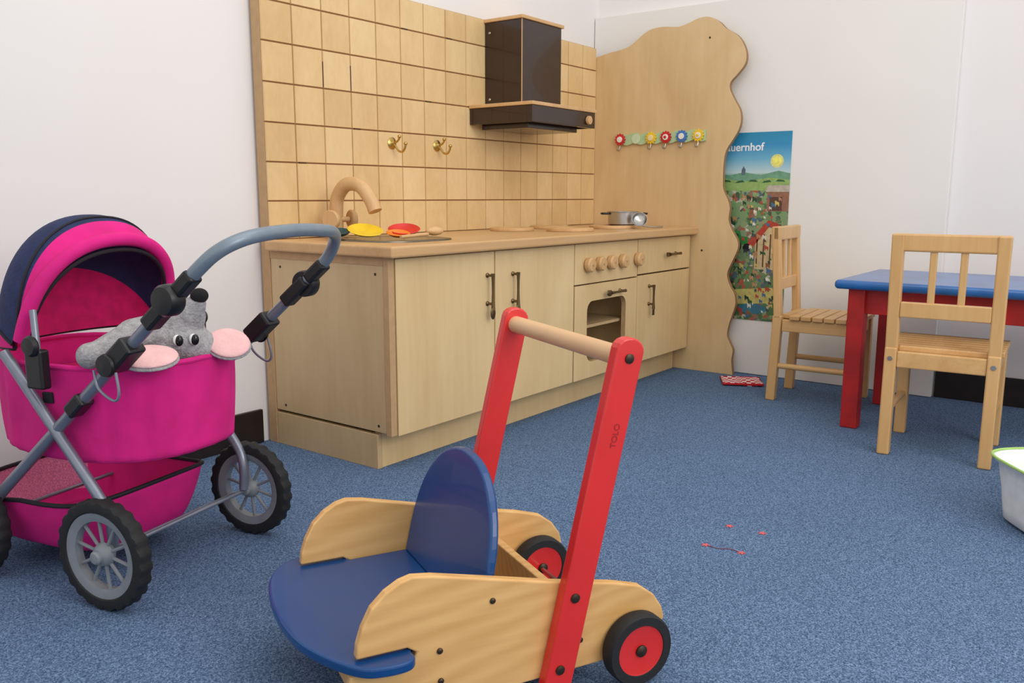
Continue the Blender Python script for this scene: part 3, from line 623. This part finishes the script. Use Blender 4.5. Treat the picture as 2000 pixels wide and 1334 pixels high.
# ---------------- plush mouse (in pram frame)
group('plush_mouse',(.703,1.431,0),PA,world=False,flip=True)
def blobs(nm,lst,mat,vox=.0045):
    bmv=[];bmf=[]
    for c,r in lst:
        base=len(bmv); seg,rings=20,12
        rr=r if isinstance(r,tuple) else (r,r,r)
        for i in range(rings+1):
            ph=math.pi*i/rings
            for k in range(seg):
                th=2*math.pi*k/seg; bmv.append((c[0]+rr[0]*math.sin(ph)*math.cos(th),c[1]+rr[1]*math.sin(ph)*math.sin(th),c[2]+rr[2]*math.cos(ph)))
        for i in range(rings):
            for k in range(seg):
                k2=(k+1)%seg; bmf.append((base+i*seg+k,base+i*seg+k2,base+(i+1)*seg+k2,base+(i+1)*seg+k))
    o=mk(nm,bmv,bmf,mat,smooth=True)
    bm=bmesh.new(); bm.from_mesh(o.data); bmesh.ops.remove_doubles(bm,verts=bm.verts,dist=1e-6); bmesh.ops.recalc_face_normals(bm,faces=bm.faces); bm.to_mesh(o.data); bm.free()
    m=o.modifiers.new('r','REMESH'); m.mode='VOXEL'; m.voxel_size=vox; m.use_smooth_shade=True
    m=o.modifiers.new('s','SMOOTH'); m.factor=.6; m.iterations=5
    return o
def chain(p0,p1,r0,r1,n=6):
    p0=Vector(p0);p1=Vector(p1); return [(tuple(p0.lerp(p1,i/(n-1))),r0+(r1-r0)*i/(n-1)) for i in range(n)]
cs=Vector((-.77,-.64,0)); sr=Vector((-.64,.77,0)); hc=Vector((-.042,.182,.453))
Zu=Vector((0,0,1))
L=[(tuple(hc),(.046,.046,.044))]+[(tuple(hc+sr*k*.024+Vector((0,0,-.012))),.035) for k in (-1,1)]
L+=chain(hc+Zu*.028,hc-sr*.002+Zu*.046,.038,.033,4)+[(tuple(hc-sr*.024+cs*.008+Zu*.044),.025),(tuple(hc+sr*.014+cs*.012+Zu*.044),.027)]
L+=chain(hc+sr*.010+cs*.016+Zu*.050,hc+sr*.024+cs*.030+Zu*.072,.028,.017,5)
L+=chain((.03,.18,.415),(.12,.19,.405),.048,.048,6)
L+=chain(hc-sr*.045+Zu*.020,hc-sr*.085+cs*.01+Zu*.018,.034,.030,5)+chain(hc-sr*.085+cs*.01+Zu*.018,hc-sr*.145+cs*.03-Zu*.006,.028,.021,6)+[(tuple(hc-sr*.157+cs*.035-Zu*.010),.024)]
blobs('body',L,fur)
def ori(n_,long):
    z=Vector(n_).normalized(); x=Vector(long); x=(x-z*x.dot(z)).normalized(); y=z.cross(x); return Matrix((x,y,z)).transposed()
e1=hc-sr*.066+cs*.085-Zu*.010; n1=cs*.35+Zu
ell('ear_left',e1,(.048,.040,.008),pink,ori(n1,sr)); ell('ear_left_back',e1-n1.normalized()*.006,(.050,.042,.008),fur,ori(n1,sr))
e2=hc+sr*.078+cs*.014-Zu*.008; n2=cs*.8+sr*.1+Zu*.8
ell('ear_right',e2,(.040,.034,.008),pink,ori(n2,sr)); ell('ear_right_back',e2-n2.normalized()*.006,(.043,.036,.008),fur,ori(n2,sr))
ell('nose',hc+sr*.028+cs*.036+Zu*.086,(.016,.016,.014),plain('nose_black',(16,16,20),.9,bump=.8))
Mo=ori(cs,Zu)
for i,kk in enumerate((-.013,.014)):
    p=hc+sr*kk+cs*.0475+Zu*.008; ell('eye_white_%d'%(i+1),p+sr*(-.0025)+Zu*.001,(.0100,.0072,.005),eyew,Mo); ell('eye_pupil_%d'%(i+1),p+cs*.0025+sr*.0006,(.0100,.0072,.005),eyeb,Mo)

# ---------------- lights, world, camera
w=bpy.data.worlds.new('world'); scene.world=w; w.use_nodes=True
w.node_tree.nodes['Background'].inputs['Color'].default_value=(1.0,0.983,0.962,1); w.node_tree.nodes['Background'].inputs['Strength'].default_value=0.85
def area(nm,loc,tgt,sx,sy,e,col=(1,1,1)):
    l=bpy.data.lights.new(nm,'AREA'); l.shape='RECTANGLE'; l.size=sx; l.size_y=sy; l.energy=e; l.color=col
    o=bpy.data.objects.new(nm,l); scene.collection.objects.link(o); o.location=loc; o.rotation_euler=(Vector(tgt)-Vector(loc)).to_track_quat('-Z','Y').to_euler()
area('window_light',(0.9,-2.0,1.9),(2.3,1.6,.4),1.8,1.6,40,(1,.98,.955))
area('overhead_area_light',(1.2,.4,2.35),(1.5,.9,0),1.8,1.8,15,(1,.975,.94))  # unseen area light overhead, aimed down; no lamp fitting is modelled
f,pi_,ya,ro_=1679.86,0.1685,0.6456,0.0020
fw=Vector((math.cos(ya)*math.cos(pi_),math.sin(ya)*math.cos(pi_),-math.sin(pi_))); rt=Vector((math.sin(ya),-math.cos(ya),0)); upv=rt.cross(fw)
r2=rt*math.cos(ro_)+upv*math.sin(ro_); u2=-rt*math.sin(ro_)+upv*math.cos(ro_)
cd=bpy.data.cameras.new('camera'); co=bpy.data.objects.new('camera',cd); scene.collection.objects.link(co)
Mx=Matrix((r2,u2,-fw)).transposed().to_4x4(); Mx.translation=(0,0,.72); co.matrix_world=Mx
cd.sensor_width=36; cd.lens=f/2000*36; cd.clip_start=.02; scene.camera=co
scene.view_settings.view_transform='Standard'; scene.view_settings.look='None'
